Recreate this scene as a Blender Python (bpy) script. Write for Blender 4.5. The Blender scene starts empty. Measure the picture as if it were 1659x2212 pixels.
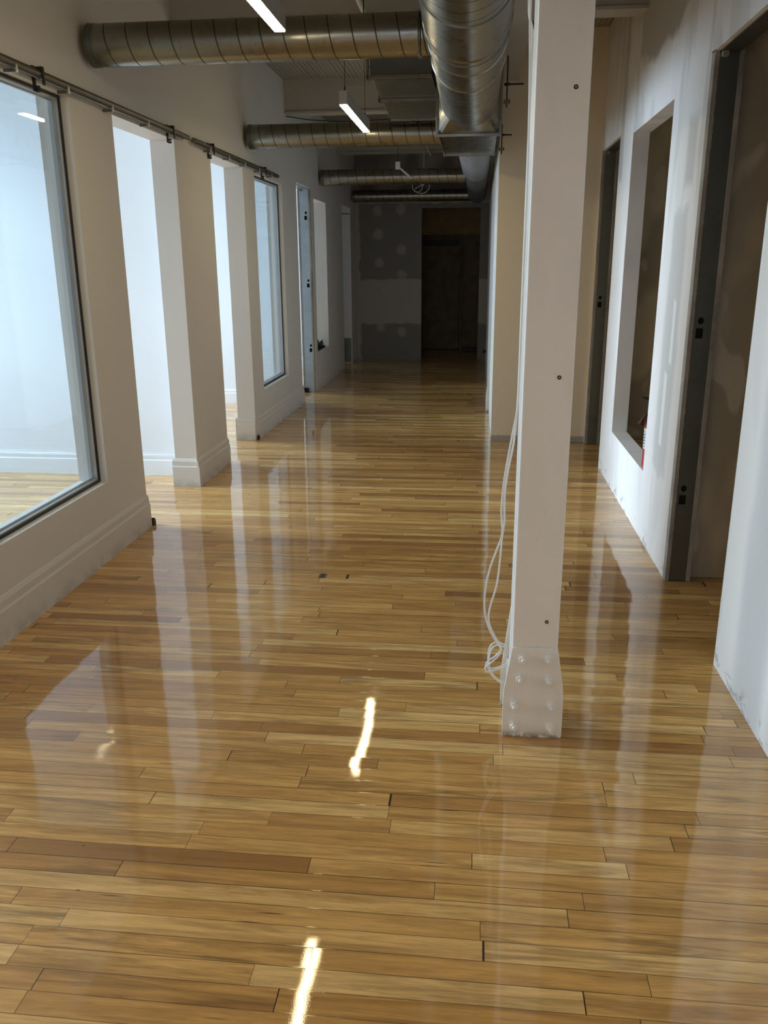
import bpy, bmesh, math, random
from mathutils import Vector, Matrix
random.seed(7)
S = 1.45                       # lengths below are in camera heights (1.45 m)
sc = bpy.context.scene
COL = sc.collection

# ------------------------------------------------------------------ camera
M = ((0.99414397, 0.10786279, -0.0065868),
     (0.02464104, -0.28561356, -0.95802803),
     (-0.10521686, 0.95225549, -0.28659885))
cd = bpy.data.cameras.new('camera'); cam = bpy.data.objects.new('camera', cd); COL.objects.link(cam)
R = Matrix((M[0], [-v for v in M[1]], [-v for v in M[2]])).transposed().to_4x4()
cam.matrix_world = Matrix.Translation((0, 0, S)) @ R
cd.sensor_fit = 'VERTICAL'; cd.sensor_height = 36.0; cd.lens = 1798.11 / 2212 * 36.0
cd.clip_start = 0.02
sc.camera = cam

# ------------------------------------------------------------------ world, daylight, exposure
sc.view_settings.view_transform = 'Standard'; sc.view_settings.look = 'None'
sc.view_settings.gamma = 1.0; sc.view_settings.exposure = 0.0
sc.view_settings.use_curve_mapping = False
w = bpy.data.worlds.new('world'); sc.world = w; w.use_nodes = True
w.node_tree.nodes['Background'].inputs[0].default_value = (0.62, 0.78, 1.0, 1)
w.node_tree.nodes['Background'].inputs[1].default_value = 1.0
sc.cycles.max_bounces = 10; sc.cycles.diffuse_bounces = 7; sc.cycles.glossy_bounces = 5
sc.cycles.transparent_max_bounces = 12
sc.cycles.sample_clamp_indirect = 8.0
sc.cycles.use_denoising = True

def area(name, loc, rot, sx, sy, power, col, spread=180):
    l = bpy.data.lights.new(name, 'AREA'); l.shape = 'RECTANGLE'; l.size = sx * S; l.size_y = sy * S
    l.spread = math.radians(spread)
    l.energy = power; l.color = col
    o = bpy.data.objects.new(name, l); COL.objects.link(o)
    o.location = [c * S for c in loc]; o.rotation_euler = rot
    return o
DAY = (0.62, 0.81, 1.0); TILT = math.radians(19); PW = 1.0
# daylight standing in the exterior windows of the left-hand rooms (they face +x)
EXT = [(0.85, 1.85, 55), (2.75, 3.80, 150), (4.95, 6.00, 138), (6.95, 8.10, 85), (8.60, 9.70, 8)]  # first window is unseen, added to light the near floor
EXX = -3.60
for i, (a, b, p) in enumerate(EXT):
    area('daylight_or_fill', (EXX - .06, (a + b) / 2, 1.15), (0, -math.pi / 2 + TILT, -math.radians(6)), 1.5, b - a, p * PW, DAY, 115)
# unseen warm fill added behind the viewpoint to brighten column and near floor
area('daylight_or_fill', (-0.5, -3.30, 1.20), (math.pi / 2 - math.radians(33), 0, 0), 1.9, 1.3, 14, (1.0, 0.94, 0.86), 85)

# ------------------------------------------------------------------ node helpers
def mat(name):
    m = bpy.data.materials.new(name); m.use_nodes = True
    nt = m.node_tree; b = nt.nodes['Principled BSDF']
    return m, nt, b
def N(nt, t, **k):
    n = nt.nodes.new(t)
    for a, v in k.items(): setattr(n, a, v)
    return n
def L(nt, a, b): nt.links.new(a, b)
def math_(nt, op, a, b=None, c=None, clamp=False):
    n = N(nt, 'ShaderNodeMath', operation=op); n.use_clamp = clamp
    for i, v in enumerate((a, b, c)):
        if v is None: continue
        if isinstance(v, (int, float)): n.inputs[i].default_value = v
        else: L(nt, v, n.inputs[i])
    return n.outputs[0]
def ramp(nt, f, stops, interp='LINEAR'):
    n = N(nt, 'ShaderNodeValToRGB'); r = n.color_ramp; r.interpolation = interp
    while len(r.elements) < len(stops): r.elements.new(0.5)
    for e, (p, c) in zip(r.elements, stops):
        e.position = p; e.color = (c, c, c, 1) if isinstance(c, (int, float)) else (*c, 1)
    L(nt, f, n.inputs[0]); return n.outputs[0]
def mix(nt, f, a, b, mode='MIX'):
    n = N(nt, 'ShaderNodeMix', data_type='RGBA', blend_type=mode)
    for s, v in ((n.inputs[0], f), (n.inputs[6], a), (n.inputs[7], b)):
        if isinstance(v, (int, float)): s.default_value = v
        elif isinstance(v, tuple): s.default_value = (*v, 1)
        else: L(nt, v, s)
    return n.outputs[2]
def noise(nt, vec, scale, detail=3, rough=.5, dist=0):
    n = N(nt, 'ShaderNodeTexNoise'); n.inputs['Scale'].default_value = scale
    n.inputs['Detail'].default_value = detail; n.inputs['Roughness'].default_value = rough
    n.inputs['Distortion'].default_value = dist
    L(nt, vec, n.inputs['Vector']); return n.outputs[0]
def coords(nt, scale=(1, 1, 1), off=(0, 0, 0)):
    t = N(nt, 'ShaderNodeTexCoord'); m = N(nt, 'ShaderNodeMapping')
    m.inputs['Scale'].default_value = scale; m.inputs['Location'].default_value = off
    L(nt, t.outputs['Object'], m.inputs['Vector']); return m.outputs[0]
def sep(nt, v):
    n = N(nt, 'ShaderNodeSeparateXYZ'); L(nt, v, n.inputs[0]); return n.outputs
def bump(nt, h, strength, dist, nrm=None):
    n = N(nt, 'ShaderNodeBump'); n.inputs['Strength'].default_value = strength
    n.inputs['Distance'].default_value = dist; L(nt, h, n.inputs['Height'])
    if nrm: L(nt, nrm, n.inputs['Normal'])
    return n.outputs[0]

def plain(name, col, rough=.6, metal=0., bumpy=0., spec=.5, var=.0):
    m, nt, b = mat(name)
    b.inputs['Roughness'].default_value = rough; b.inputs['Metallic'].default_value = metal
    b.inputs['Specular IOR Level'].default_value = spec
    c = coords(nt)
    n = noise(nt, c, 6, 4)
    v = ramp(nt, n, [(.3, 1 - var), (.7, 1.0)])
    L(nt, mix(nt, 1.0, col, v, 'MULTIPLY'), b.inputs['Base Color'])
    if bumpy: L(nt, bump(nt, noise(nt, c, 90, 3), bumpy, .002), b.inputs['Normal'])
    return m

# ------------------------------------------------------------------ floor material
def floor_material():
    m, nt, b = mat('varnished_maple_strip')
    W = 0.05715
    co = coords(nt); x, y, z = sep(nt, co)
    yy = math_(nt, 'DIVIDE', math_(nt, 'ADD', y, -1.0475 * S + 40 * W), W)
    row = math_(nt, 'FLOOR', yy); fy = math_(nt, 'FRACT', yy)
    def white(a, k, out='Value'):
        n = N(nt, 'ShaderNodeTexWhiteNoise', noise_dimensions='2D')
        cm = N(nt, 'ShaderNodeCombineXYZ'); L(nt, a, cm.inputs[0])
        if isinstance(k, (int, float)): cm.inputs[1].default_value = k
        else: L(nt, k, cm.inputs[1])
        L(nt, cm.outputs[0], n.inputs['Vector']); return n.outputs[out]
    r1 = white(row, 1.3); r2 = white(row, 7.7); r3 = white(row, 3.1)
    # boards of uneven length: shift each row, warp along x
    xs = math_(nt, 'ADD', x, math_(nt, 'MULTIPLY', r1, 17.0))
    cmb = N(nt, 'ShaderNodeCombineXYZ'); L(nt, math_(nt, 'MULTIPLY', xs, 1.1), cmb.inputs[0]); L(nt, math_(nt, 'MULTIPLY', row, 5.17), cmb.inputs[1])
    wn = noise(nt, cmb.outputs[0], 1.0, 1)
    xw = math_(nt, 'ADD', xs, math_(nt, 'MULTIPLY', math_(nt, 'SUBTRACT', wn, .5), 1.5))
    ln = math_(nt, 'ADD', .52, math_(nt, 'MULTIPLY', r2, .70))
    bx = math_(nt, 'DIVIDE', xw, ln)
    bid = math_(nt, 'FLOOR', bx); fx = math_(nt, 'FRACT', bx)
    key = math_(nt, 'ADD', math_(nt, 'MULTIPLY', row, 13.37), math_(nt, 'MULTIPLY', bid, 2.71))
    c1 = white(key, 0.5); c2 = white(key, 9.2); c3 = white(key, 4.4)
    # grain
    gv = N(nt, 'ShaderNodeCombineXYZ')
    L(nt, math_(nt, 'ADD', math_(nt, 'MULTIPLY', x, 1.0), math_(nt, 'MULTIPLY', c1, 31)), gv.inputs[0])
    L(nt, math_(nt, 'ADD', math_(nt, 'MULTIPLY', y, 13.), math_(nt, 'MULTIPLY', c2, 57)), gv.inputs[1])
    g1 = noise(nt, gv.outputs[0], 2.2, 6, .62, 1.1)
    g2 = noise(nt, gv.outputs[0], 9.0, 5, .7, .6)
    base = ramp(nt, c1, [(0, (.34, .160, .048)), (.14, (.55, .285, .080)), (.45, (.72, .400, .118)), (.8, (.82, .485, .155)), (1, (.92, .610, .24))])
    base = mix(nt, math_(nt, 'MULTIPLY', ramp(nt, g1, [(.40, 0.0), (.70, 1.0)]), .72), base, (.30, .145, .036))
    base = mix(nt, ramp(nt, g2, [(.42, 0.0), (.75, .42)]), base, (.25, .12, .030))
    # heartwood streaks on some boards
    st = ramp(nt, noise(nt, gv.outputs[0], 1.9, 5, .62, 1.6), [(.48, 0.), (.66, 1.)])
    amt = math_(nt, 'MULTIPLY', ramp(nt, c3, [(.45, .04), (.95, .85)]), .8)
    base = mix(nt, math_(nt, 'MULTIPLY', st, amt), base, (.13, .066, .024))
    # specks and nail holes
    sv = coords(nt, (5.5, 13, 1)); vo = N(nt, 'ShaderNodeTexVoronoi'); vo.inputs['Scale'].default_value = 1.0; L(nt, sv, vo.inputs['Vector'])
    vs = sep(nt, vo.outputs['Color'])
    dot = math_(nt, 'MULTIPLY', ramp(nt, vo.outputs['Distance'], [(.015, 1.), (.04, 0.)]), math_(nt, 'GREATER_THAN', vs[0], .35))
    base = mix(nt, math_(nt, 'MULTIPLY', dot, .8), base, (.05, .025, .012))
    # short dark mineral dashes along the grain
    dv = coords(nt, (2.4, 34, 1), (3, 1, 0)); v2 = N(nt, 'ShaderNodeTexVoronoi'); v2.inputs['Scale'].default_value = 1.0; L(nt, dv, v2.inputs['Vector'])
    v2c = sep(nt, v2.outputs['Color'])
    dash = math_(nt, 'MULTIPLY', ramp(nt, v2.outputs['Distance'], [(.04, 1.), (.10, 0.)]), math_(nt, 'GREATER_THAN', v2c[0], .72))
    base = mix(nt, math_(nt, 'MULTIPLY', dash, .75), base, (.07, .033, .014))
    blot = ramp(nt, noise(nt, coords(nt, (2.0, 9, 1), (1, 5, 0)), 1.6, 3, .5), [(.58, 0.), (.72, .45)])
    base = mix(nt, blot, base, (.33, .17, .05))
    # seams
    dy = math_(nt, 'MULTIPLY', math_(nt, 'MINIMUM', fy, math_(nt, 'SUBTRACT', 1.0, fy)), W)
    dxm = math_(nt, 'MULTIPLY', math_(nt, 'MINIMUM', fx, math_(nt, 'SUBTRACT', 1.0, fx)), ln)
    wy_ = math_(nt, 'ADD', .0006, math_(nt, 'MULTIPLY', math_(nt, 'POWER', r3, 3.0), .0009))
    sy = math_(nt, 'SUBTRACT', 1.0, math_(nt, 'DIVIDE', math_(nt, 'SUBTRACT', dy, wy_), .0005, clamp=True), clamp=True)
    wx_ = math_(nt, 'ADD', .0004, math_(nt, 'MULTIPLY', c2, .0006))
    sx = math_(nt, 'SUBTRACT', 1.0, math_(nt, 'DIVIDE', math_(nt, 'SUBTRACT', dxm, wx_), .0006, clamp=True), clamp=True)
    seam = math_(nt, 'MAXIMUM', math_(nt, 'MULTIPLY', sy, math_(nt, 'ADD', .55, math_(nt, 'MULTIPLY', r3, .45))), sx)
    base = mix(nt, math_(nt, 'MULTIPLY', seam, .97), base, (.018, .008, .004))
    L(nt, base, b.inputs['Base Color'])
    b.inputs['Roughness'].default_value = .55
    b.inputs['Specular IOR Level'].default_value = .2
    b.inputs['Coat Weight'].default_value = 1.0
    b.inputs['Coat IOR'].default_value = 1.70
    b.inputs['Coat Roughness'].default_value = .018
    # varnish normal: every board lies at a slightly different tilt, plus slow waves
    tilt = N(nt, 'ShaderNodeCombineXYZ')
    L(nt, math_(nt, 'MULTIPLY', math_(nt, 'SUBTRACT', c2, .5), .008), tilt.inputs[0])
    L(nt, math_(nt, 'MULTIPLY', math_(nt, 'SUBTRACT', c3, .5), .008), tilt.inputs[1])
    tilt.inputs[2].default_value = 1.0
    cup = N(nt, 'ShaderNodeVectorMath', operation='NORMALIZE'); L(nt, tilt.outputs[0], cup.inputs[0])
    slow = noise(nt, coords(nt, (1.0, 2.2, 1)), 2.2, 2)
    fine = noise(nt, coords(nt), 420, 2)
    n1 = bump(nt, slow, .22, .004, cup.outputs[0])
    n2 = bump(nt, fine, .25, .00007, n1)
    n3 = bump(nt, math_(nt, 'SUBTRACT', 1.0, seam), .10, .0004, n2)
    L(nt, n3, b.inputs['Coat Normal'])
    return m
M_FLOOR = floor_material()

# ------------------------------------------------------------------ wall materials
def painted(name, col, dirt=True, bumpy=.12):
    m, nt, b = mat(name); c = coords(nt)
    v = ramp(nt, noise(nt, c, 2.0, 4), [(.3, .955), (.7, 1.0)])
    base = mix(nt, 1.0, col, v, 'MULTIPLY')
    if dirt:
        z = sep(nt, c)[2]
        d = math_(nt, 'MULTIPLY', ramp(nt, z, [(0.0, 1.0), (.075, 0.0)]), ramp(nt, noise(nt, c, 14, 5, .6), [(.40, 0), (.62, .65)]))
        base = mix(nt, d, base, (.36, .35, .32))
    L(nt, base, b.inputs['Base Color']); b.inputs['Roughness'].default_value = .62
    b.inputs['Specular IOR Level'].default_value = .3
    L(nt, bump(nt, noise(nt, c, 160, 3), bumpy, .001), b.inputs['Normal'])
    return m
M_PAINT = painted('matt_white_wall_paint', (.69, .65, .60))
M_ROOM = painted('white_room_paint', (.78, .81, .84), dirt=False)
def patchy():
    m, nt, b = mat('dim_unpainted_wallboard'); c = coords(nt)
    n = noise(nt, coords(nt, (1.6, 1, .9), (.4, 0, .2)), 1.5, 2, .4)
    base = mix(nt, ramp(nt, n, [(.47, 0.), (.55, 1.)]), (.82, .73, .56), (.56, .50, .39))
    n2 = noise(nt, coords(nt, (3, 1, 1.6), (2, 0, 1)), 1.7, 1)
    base = mix(nt, ramp(nt, n2, [(.62, 0.), (.66, .7)]), base, (.88, .82, .70))
    L(nt, base, b.inputs['Base Color']); b.inputs['Roughness'].default_value = .75
    return m
M_DIM = patchy()
M_TAN = painted('cream_wall_paint', (.80, .70, .53))
def column_paint():
    m, nt, b = mat('scuffed_column_paint'); c = coords(nt); z = sep(nt, c)[2]
    base = mix(nt, ramp(nt, noise(nt, coords(nt, (1, 1, .35)), 7, 5, .6), [(.45, 0.), (.75, .35)]), (.80, .755, .70), (.60, .56, .50))
    sc1 = ramp(nt, noise(nt, coords(nt, (6, 6, 1.1)), 5, 6, .7, 1.5), [(.66, 0.), (.71, .55)])
    base = mix(nt, sc1, base, (.42, .39, .34))
    foot = math_(nt, 'MULTIPLY', ramp(nt, z, [(0.0, 1.), (.026, 0.)]), ramp(nt, noise(nt, c, 38, 5, .65), [(.40, 0.), (.52, .9)]))
    base = mix(nt, foot, base, (.13, .11, .085))
    L(nt, base, b.inputs['Base Color']); b.inputs['Roughness'].default_value = .42
    L(nt, bump(nt, noise(nt, c, 45, 4), .35, .0012), b.inputs['Normal'])
    return m
M_STEELP = column_paint()
M_BEAM = painted('shaded_beam_paint', (.46, .43, .37), dirt=False, bumpy=.3)  # off-white paint darkened; shade of the upper corridor is put into its colour
M_TRIM = painted('baseboard_paint', (.68, .64, .59))

def footed():
    m, nt, b = mat('cream_wall_with_bare_foot'); c = coords(nt); z = sep(nt, c)[2]
    zz = math_(nt, 'ADD', z, math_(nt, 'MULTIPLY', math_(nt, 'SUBTRACT', noise(nt, c, 22, 4), .5), .03))
    k = ramp(nt, zz, [(.046, 1.), (.052, 0.)])
    L(nt, mix(nt, k, (.80, .70, .53), (.40, .39, .35)), b.inputs['Base Color']); b.inputs['Roughness'].default_value = .65
    return m
M_TAN = footed()
def drywall():
    # white skimmed wallboard with bare grey paper showing in vertical bands, filler spots, scuffed foot
    m, nt, b = mat('skimmed_wallboard'); c = coords(nt); x, y, z = sep(nt, c)
    n1 = noise(nt, coords(nt, (1, 3.2, .75), (0, 3.3, .4)), 1.6, 3, .45)
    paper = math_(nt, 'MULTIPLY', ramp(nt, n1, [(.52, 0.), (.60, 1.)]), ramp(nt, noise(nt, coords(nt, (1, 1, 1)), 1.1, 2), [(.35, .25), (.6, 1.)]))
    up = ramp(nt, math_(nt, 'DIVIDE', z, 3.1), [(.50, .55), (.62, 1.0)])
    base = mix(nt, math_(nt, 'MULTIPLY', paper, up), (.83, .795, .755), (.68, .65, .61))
    n2 = noise(nt, coords(nt, (1, 6, 1.6), (0, 1, 0)), 1.3, 1)
    base = mix(nt, ramp(nt, n2, [(.64, 0.), (.69, .4)]), base, (.88, .87, .85))
    wob = math_(nt, 'MULTIPLY', math_(nt, 'SUBTRACT', noise(nt, c, 2.6, 3), .5), .45)
    for (py, pz, hy, hz, tone, am) in [(3.40, 1.97, .42, .22, (.46, .44, .39), .85), (2.86, .72, .095, .42, (.60, .58, .55), .8), (2.80, 1.32, .055, .10, (.58, .56, .53), .8), (1.78, .55, .10, .60, (.66, .66, .66), .7), (2.83, .78, .018, .10, (.86, .85, .82), .9), (2.87, .52, .020, .12, (.86, .85, .82), .9), (4.16, 1.75, .05, .35, (.50, .48, .44), .7)]:
        k = 1.0 if hz > .15 else .25
        ey_ = math_(nt, 'SUBTRACT', math_(nt, 'ABSOLUTE', math_(nt, 'ADD', math_(nt, 'SUBTRACT', y, py * S), math_(nt, 'MULTIPLY', wob, .25 * k))), hy * S)
        ez_ = math_(nt, 'SUBTRACT', math_(nt, 'ABSOLUTE', math_(nt, 'ADD', math_(nt, 'SUBTRACT', z, pz * S), math_(nt, 'MULTIPLY', wob, k))), hz * S)
        soft = ramp(nt, math_(nt, 'ADD', .5, math_(nt, 'MULTIPLY', math_(nt, 'MAXIMUM', ey_, ez_), 9.0 if hy > .03 else 40.0)), [(.25, am), (.75, 0.)])
        base = mix(nt, soft, base, tone)
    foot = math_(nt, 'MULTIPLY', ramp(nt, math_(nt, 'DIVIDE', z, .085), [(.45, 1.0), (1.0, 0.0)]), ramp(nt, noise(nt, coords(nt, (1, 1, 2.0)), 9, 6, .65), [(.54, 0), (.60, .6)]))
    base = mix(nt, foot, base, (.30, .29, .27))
    sc_ = ramp(nt, noise(nt, coords(nt, (1, 5, 3)), 7, 5, .7), [(.70, 0), (.74, .6)])
    base = mix(nt, sc_, base, (.60, .58, .55))
    L(nt, base, b.inputs['Base Color']); b.inputs['Roughness'].default_value = .7
    b.inputs['Specular IOR Level'].default_value = .25
    L(nt, bump(nt, noise(nt, c, 120, 3), .12, .001), b.inputs['Normal'])
    return m
M_DRY = drywall()

def back_wall_material():
    m, nt, b = mat('taped_wallboard_end_wall'); c = coords(nt); x, y, z = sep(nt, c)
    wob = math_(nt, 'MULTIPLY', math_(nt, 'SUBTRACT', noise(nt, c, 7, 3), .5), .10)
    zz = math_(nt, 'ADD', z, wob); xx = math_(nt, 'ADD', x, wob)
    def band(v, a, bb, s=.02):
        return math_(nt, 'MULTIPLY', ramp(nt, math_(nt, 'DIVIDE', math_(nt, 'SUBTRACT', v, a), s), [(0, 0.), (1, 1.)]),
                     math_(nt, 'SUBTRACT', 1.0, ramp(nt, math_(nt, 'DIVIDE', math_(nt, 'SUBTRACT', v, bb), s), [(0, 0.), (1, 1.)])))
    right = band(xx, -1.245 * S, 5.0)
    paper = math_(nt, 'MULTIPLY', right, math_(nt, 'MAXIMUM', band(zz, .83 * S, 1.58 * S), band(zz, -.2, .37 * S)))
    paper = math_(nt, 'MAXIMUM', paper, math_(nt, 'MULTIPLY', band(zz, 1.60 * S, 3.2), ramp(nt, noise(nt, coords(nt, (2, 1, .6)), 1.3, 1), [(.35, 0), (.5, 1)])))
    spots = None
    for sx, sz in [(-1.045, 1.52), (-.806, 1.53), (-1.045, 1.283), (-.80, 1.13), (-1.03, 1.005), (-.79, .885), (-1.03, .34), (-.80, .29)]:
        d = math_(nt, 'SQRT', math_(nt, 'ADD', math_(nt, 'POWER', math_(nt, 'SUBTRACT', xx, sx * S), 2.0), math_(nt, 'POWER', math_(nt, 'SUBTRACT', zz, sz * S), 2.0)))
        s = ramp(nt, d, [(.036 * S, 1.), (.064 * S, 0.)])
        spots = s if spots is None else math_(nt, 'MAXIMUM', spots, s)
    paper = math_(nt, 'MULTIPLY', paper, math_(nt, 'SUBTRACT', 1.0, math_(nt, 'MULTIPLY', spots, .75)))
    base = mix(nt, paper, (.44, .39, .35), (.24, .225, .20))
    L(nt, base, b.inputs['Base Color']); b.inputs['Roughness'].default_value = .8
    return m
M_BACK = back_wall_material()

def ceiling_material():
    m, nt, b = mat('white_beadboard'); c = coords(nt); x, y, z = sep(nt, c)
    P = .0267 * S
    f = math_(nt, 'FRACT', math_(nt, 'DIVIDE', math_(nt, 'ADD', x, 20.0), P))
    d = math_(nt, 'MINIMUM', f, math_(nt, 'SUBTRACT', 1.0, f))
    g = ramp(nt, d, [(.05, 1.), (.10, 0.)])
    rr = N(nt, 'ShaderNodeTexWhiteNoise', noise_dimensions='1D'); L(nt, math_(nt, 'FLOOR', math_(nt, 'ADD', math_(nt, 'DIVIDE', math_(nt, 'ADD', x, 20.0), P), .5)), rr.inputs['W'])
    g = math_(nt, 'MULTIPLY', g, math_(nt, 'ADD', .35, math_(nt, 'MULTIPLY', rr.outputs[0], .65)))
    L(nt, mix(nt, g, (.34, .315, .26), (.02, .017, .013)), b.inputs['Base Color'])
    b.inputs['Roughness'].default_value = .6
    L(nt, bump(nt, math_(nt, 'SUBTRACT', 1.0, g), .5, .003), b.inputs['Normal'])
    return m
M_CEIL = ceiling_material()

def galvanised(name, col=(.60, .61, .59), rough=.30, grime=.35):
    m, nt, b = mat(name); c = coords(nt)
    n = noise(nt, c, 7, 5, .6); sp = N(nt, 'ShaderNodeTexVoronoi'); sp.inputs['Scale'].default_value = 55; L(nt, c, sp.inputs['Vector'])
    v = ramp(nt, n, [(.3, 1 - grime), (.7, 1.)])
    base = mix(nt, 1.0, col, v, 'MULTIPLY')
    base = mix(nt, .03, base, sp.outputs['Color'], 'OVERLAY')
    L(nt, base, b.inputs['Base Color']); b.inputs['Metallic'].default_value = 1.0
    L(nt, ramp(nt, noise(nt, c, 11, 4), [(.3, rough - .03), (.7, rough + .07)]), b.inputs['Roughness'])
    pass
    return m
M_GALV = galvanised('galvanised_duct_steel', (.31, .31, .28), .28, .10)
M_GALVD = galvanised('dull_galvanised_sheet', (.20, .21, .19), .40, .15)
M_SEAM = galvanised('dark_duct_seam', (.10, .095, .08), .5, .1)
M_STUD = galvanised('galvanised_stud', (.20, .20, .165), .45, .12)
M_STUDW = galvanised('pale_galvanised_stud', (.46, .50, .52), .36, .2)
M_CONDUIT = galvanised('dull_conduit_steel', (.25, .22, .175), .42, .25)
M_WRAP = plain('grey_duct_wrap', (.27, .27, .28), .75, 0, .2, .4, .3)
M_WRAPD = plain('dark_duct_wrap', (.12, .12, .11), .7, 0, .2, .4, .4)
M_BLACK = plain('black_steel', (.02, .02, .02), .5, .3, 0, .5, .3)
M_CABLE = plain('white_cable_jacket', (.80, .79, .76), .4, 0, 0, .5, .08)
M_FIXT = plain('white_lamp_housing', (.55, .54, .52), .35, .2, 0, .5, .05)
M_FRAME = plain('window_aluminium', (.52, .53, .54), .35, .5, 0, .5, .1)
M_GASKET = plain('black_gasket', (.02, .02, .025), .45)
M_PAPER = plain('torn_wallboard_edge', (.46, .42, .37), .9, 0, 1.0, .2, .45)
M_RED = plain('red_extinguisher_paint', (.48, .012, .02), .25)
M_HORN = plain('dark_red_rubber', (.06, .008, .01), .45)
M_LABEL = plain('printed_label_paper', (.72, .72, .70), .5, 0, 0, .5, .25)
M_HOLE = plain('hole_shade_dark', (.03, .025, .02), .9)  # near-black stands in for the shade inside holes
M_PLY = plain('brown_plywood', (.46, .29, .12), .6, 0, .2, .4, .3)
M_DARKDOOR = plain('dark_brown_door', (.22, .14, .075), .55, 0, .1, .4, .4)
M_WHITEPL = plain('white_plastic', (.75, .74, .70), .4)

m, nt, b = mat('lamp_diffuser'); M_DIFF = m
b.inputs['Base Color'].default_value = (1, 1, 1, 1)
b.inputs['Emission Color'].default_value = (1.0, .81, .45, 1); b.inputs['Emission Strength'].default_value = 42.0
# a faint uneven tint in the diffuser's emission colour
cc = coords(nt); L(nt, mix(nt, ramp(nt, noise(nt, cc, 3, 1), [(.2, .0), (.8, .1)]), (1.0, .81, .45), (1.0, .78, .41)), b.inputs['Emission Color'])

m = bpy.data.materials.new('pale_blue_glass'); m.use_nodes = True; nt = m.node_tree; nt.nodes.clear(); M_GLASS = m
o_ = N(nt, 'ShaderNodeOutputMaterial'); mx = N(nt, 'ShaderNodeMixShader'); tr = N(nt, 'ShaderNodeBsdfTransparent'); gl = N(nt, 'ShaderNodeBsdfGlossy')
fr = N(nt, 'ShaderNodeLayerWeight'); fr.inputs[0].default_value = .5
tr.inputs[0].default_value = (.92, .965, .985, 1); gl.inputs['Roughness'].default_value = .02; gl.inputs['Color'].default_value = (.95, .98, 1, 1)
L(nt, math_(nt, 'ADD', .045, math_(nt, 'MULTIPLY', math_(nt, 'POWER', fr.outputs['Facing'], 5.0), .9)), mx.inputs[0]); L(nt, tr.outputs[0], mx.inputs[1]); L(nt, gl.outputs[0], mx.inputs[2]); L(nt, mx.outputs[0], o_.inputs[0])

# ------------------------------------------------------------------ geometry helpers (coordinates in camera heights)
def V(p): return Vector(p) * S
def box(bm, a, b):
    x0, y0, z0 = a; x1, y1, z1 = b
    v = [bm.verts.new(V(p)) for p in ((x0, y0, z0), (x1, y0, z0), (x1, y1, z0), (x0, y1, z0), (x0, y0, z1), (x1, y0, z1), (x1, y1, z1), (x0, y1, z1))]
    for f in ((3, 2, 1, 0), (4, 5, 6, 7), (0, 1, 5, 4), (1, 2, 6, 5), (2, 3, 7, 6), (3, 0, 4, 7)): bm.faces.new([v[i] for i in f])
def prism(bm, pts, axis, a, b):
    """closed outline pts (2-D) swept along axis from a to b"""
    def P(p, t):
        return {'x': (t, p[0], p[1]), 'y': (p[0], t, p[1]), 'z': (p[0], p[1], t)}[axis]
    v0 = [bm.verts.new(V(P(p, a))) for p in pts]; v1 = [bm.verts.new(V(P(p, b))) for p in pts]
    n = len(pts)
    bm.faces.new(v0); bm.faces.new(v1[::-1])
    for i in range(n): bm.faces.new((v0[i], v1[i], v1[(i + 1) % n], v0[(i + 1) % n]))
def tube(bm, pts, r, seg=10, caps=True):
    pts = [V(p) for p in pts]; n = len(pts); rings = []
    up = Vector((0, 0, 1)); prev = None
    for i, p in enumerate(pts):
        t = (pts[min(i + 1, n - 1)] - pts[max(i - 1, 0)]).normalized()
        if prev is None: u = t.cross(up if abs(t.z) < .95 else Vector((1, 0, 0))).normalized()
        else: u = (prev - t * prev.dot(t)).normalized()
        prev = u; w_ = t.cross(u)
        rr = (r[i] if isinstance(r, (list, tuple)) else r) * S
        rings.append([bm.verts.new(p + (u * math.cos(k * 2 * math.pi / seg) + w_ * math.sin(k * 2 * math.pi / seg)) * rr) for k in range(seg)])
    for a, b in zip(rings, rings[1:]):
        for k in range(seg): bm.faces.new((a[k], a[(k + 1) % seg], b[(k + 1) % seg], b[k]))
    if caps: bm.faces.new(rings[0][::-1]); bm.faces.new(rings[-1])
def smooth_path(pts, n=6):
    out = []; P = [Vector(p) for p in pts]
    for i in range(len(P) - 1):
        p0, p1, p2, p3 = P[max(i - 1, 0)], P[i], P[i + 1], P[min(i + 2, len(P) - 1)]
        for k in range(n):
            t = k / n
            out.append(.5 * ((2 * p1) + (p2 - p0) * t + (2 * p0 - 5 * p1 + 4 * p2 - p3) * t * t + (3 * p1 - p0 - 3 * p2 + p3) * t ** 3))
    out.append(P[-1]); return out
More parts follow.
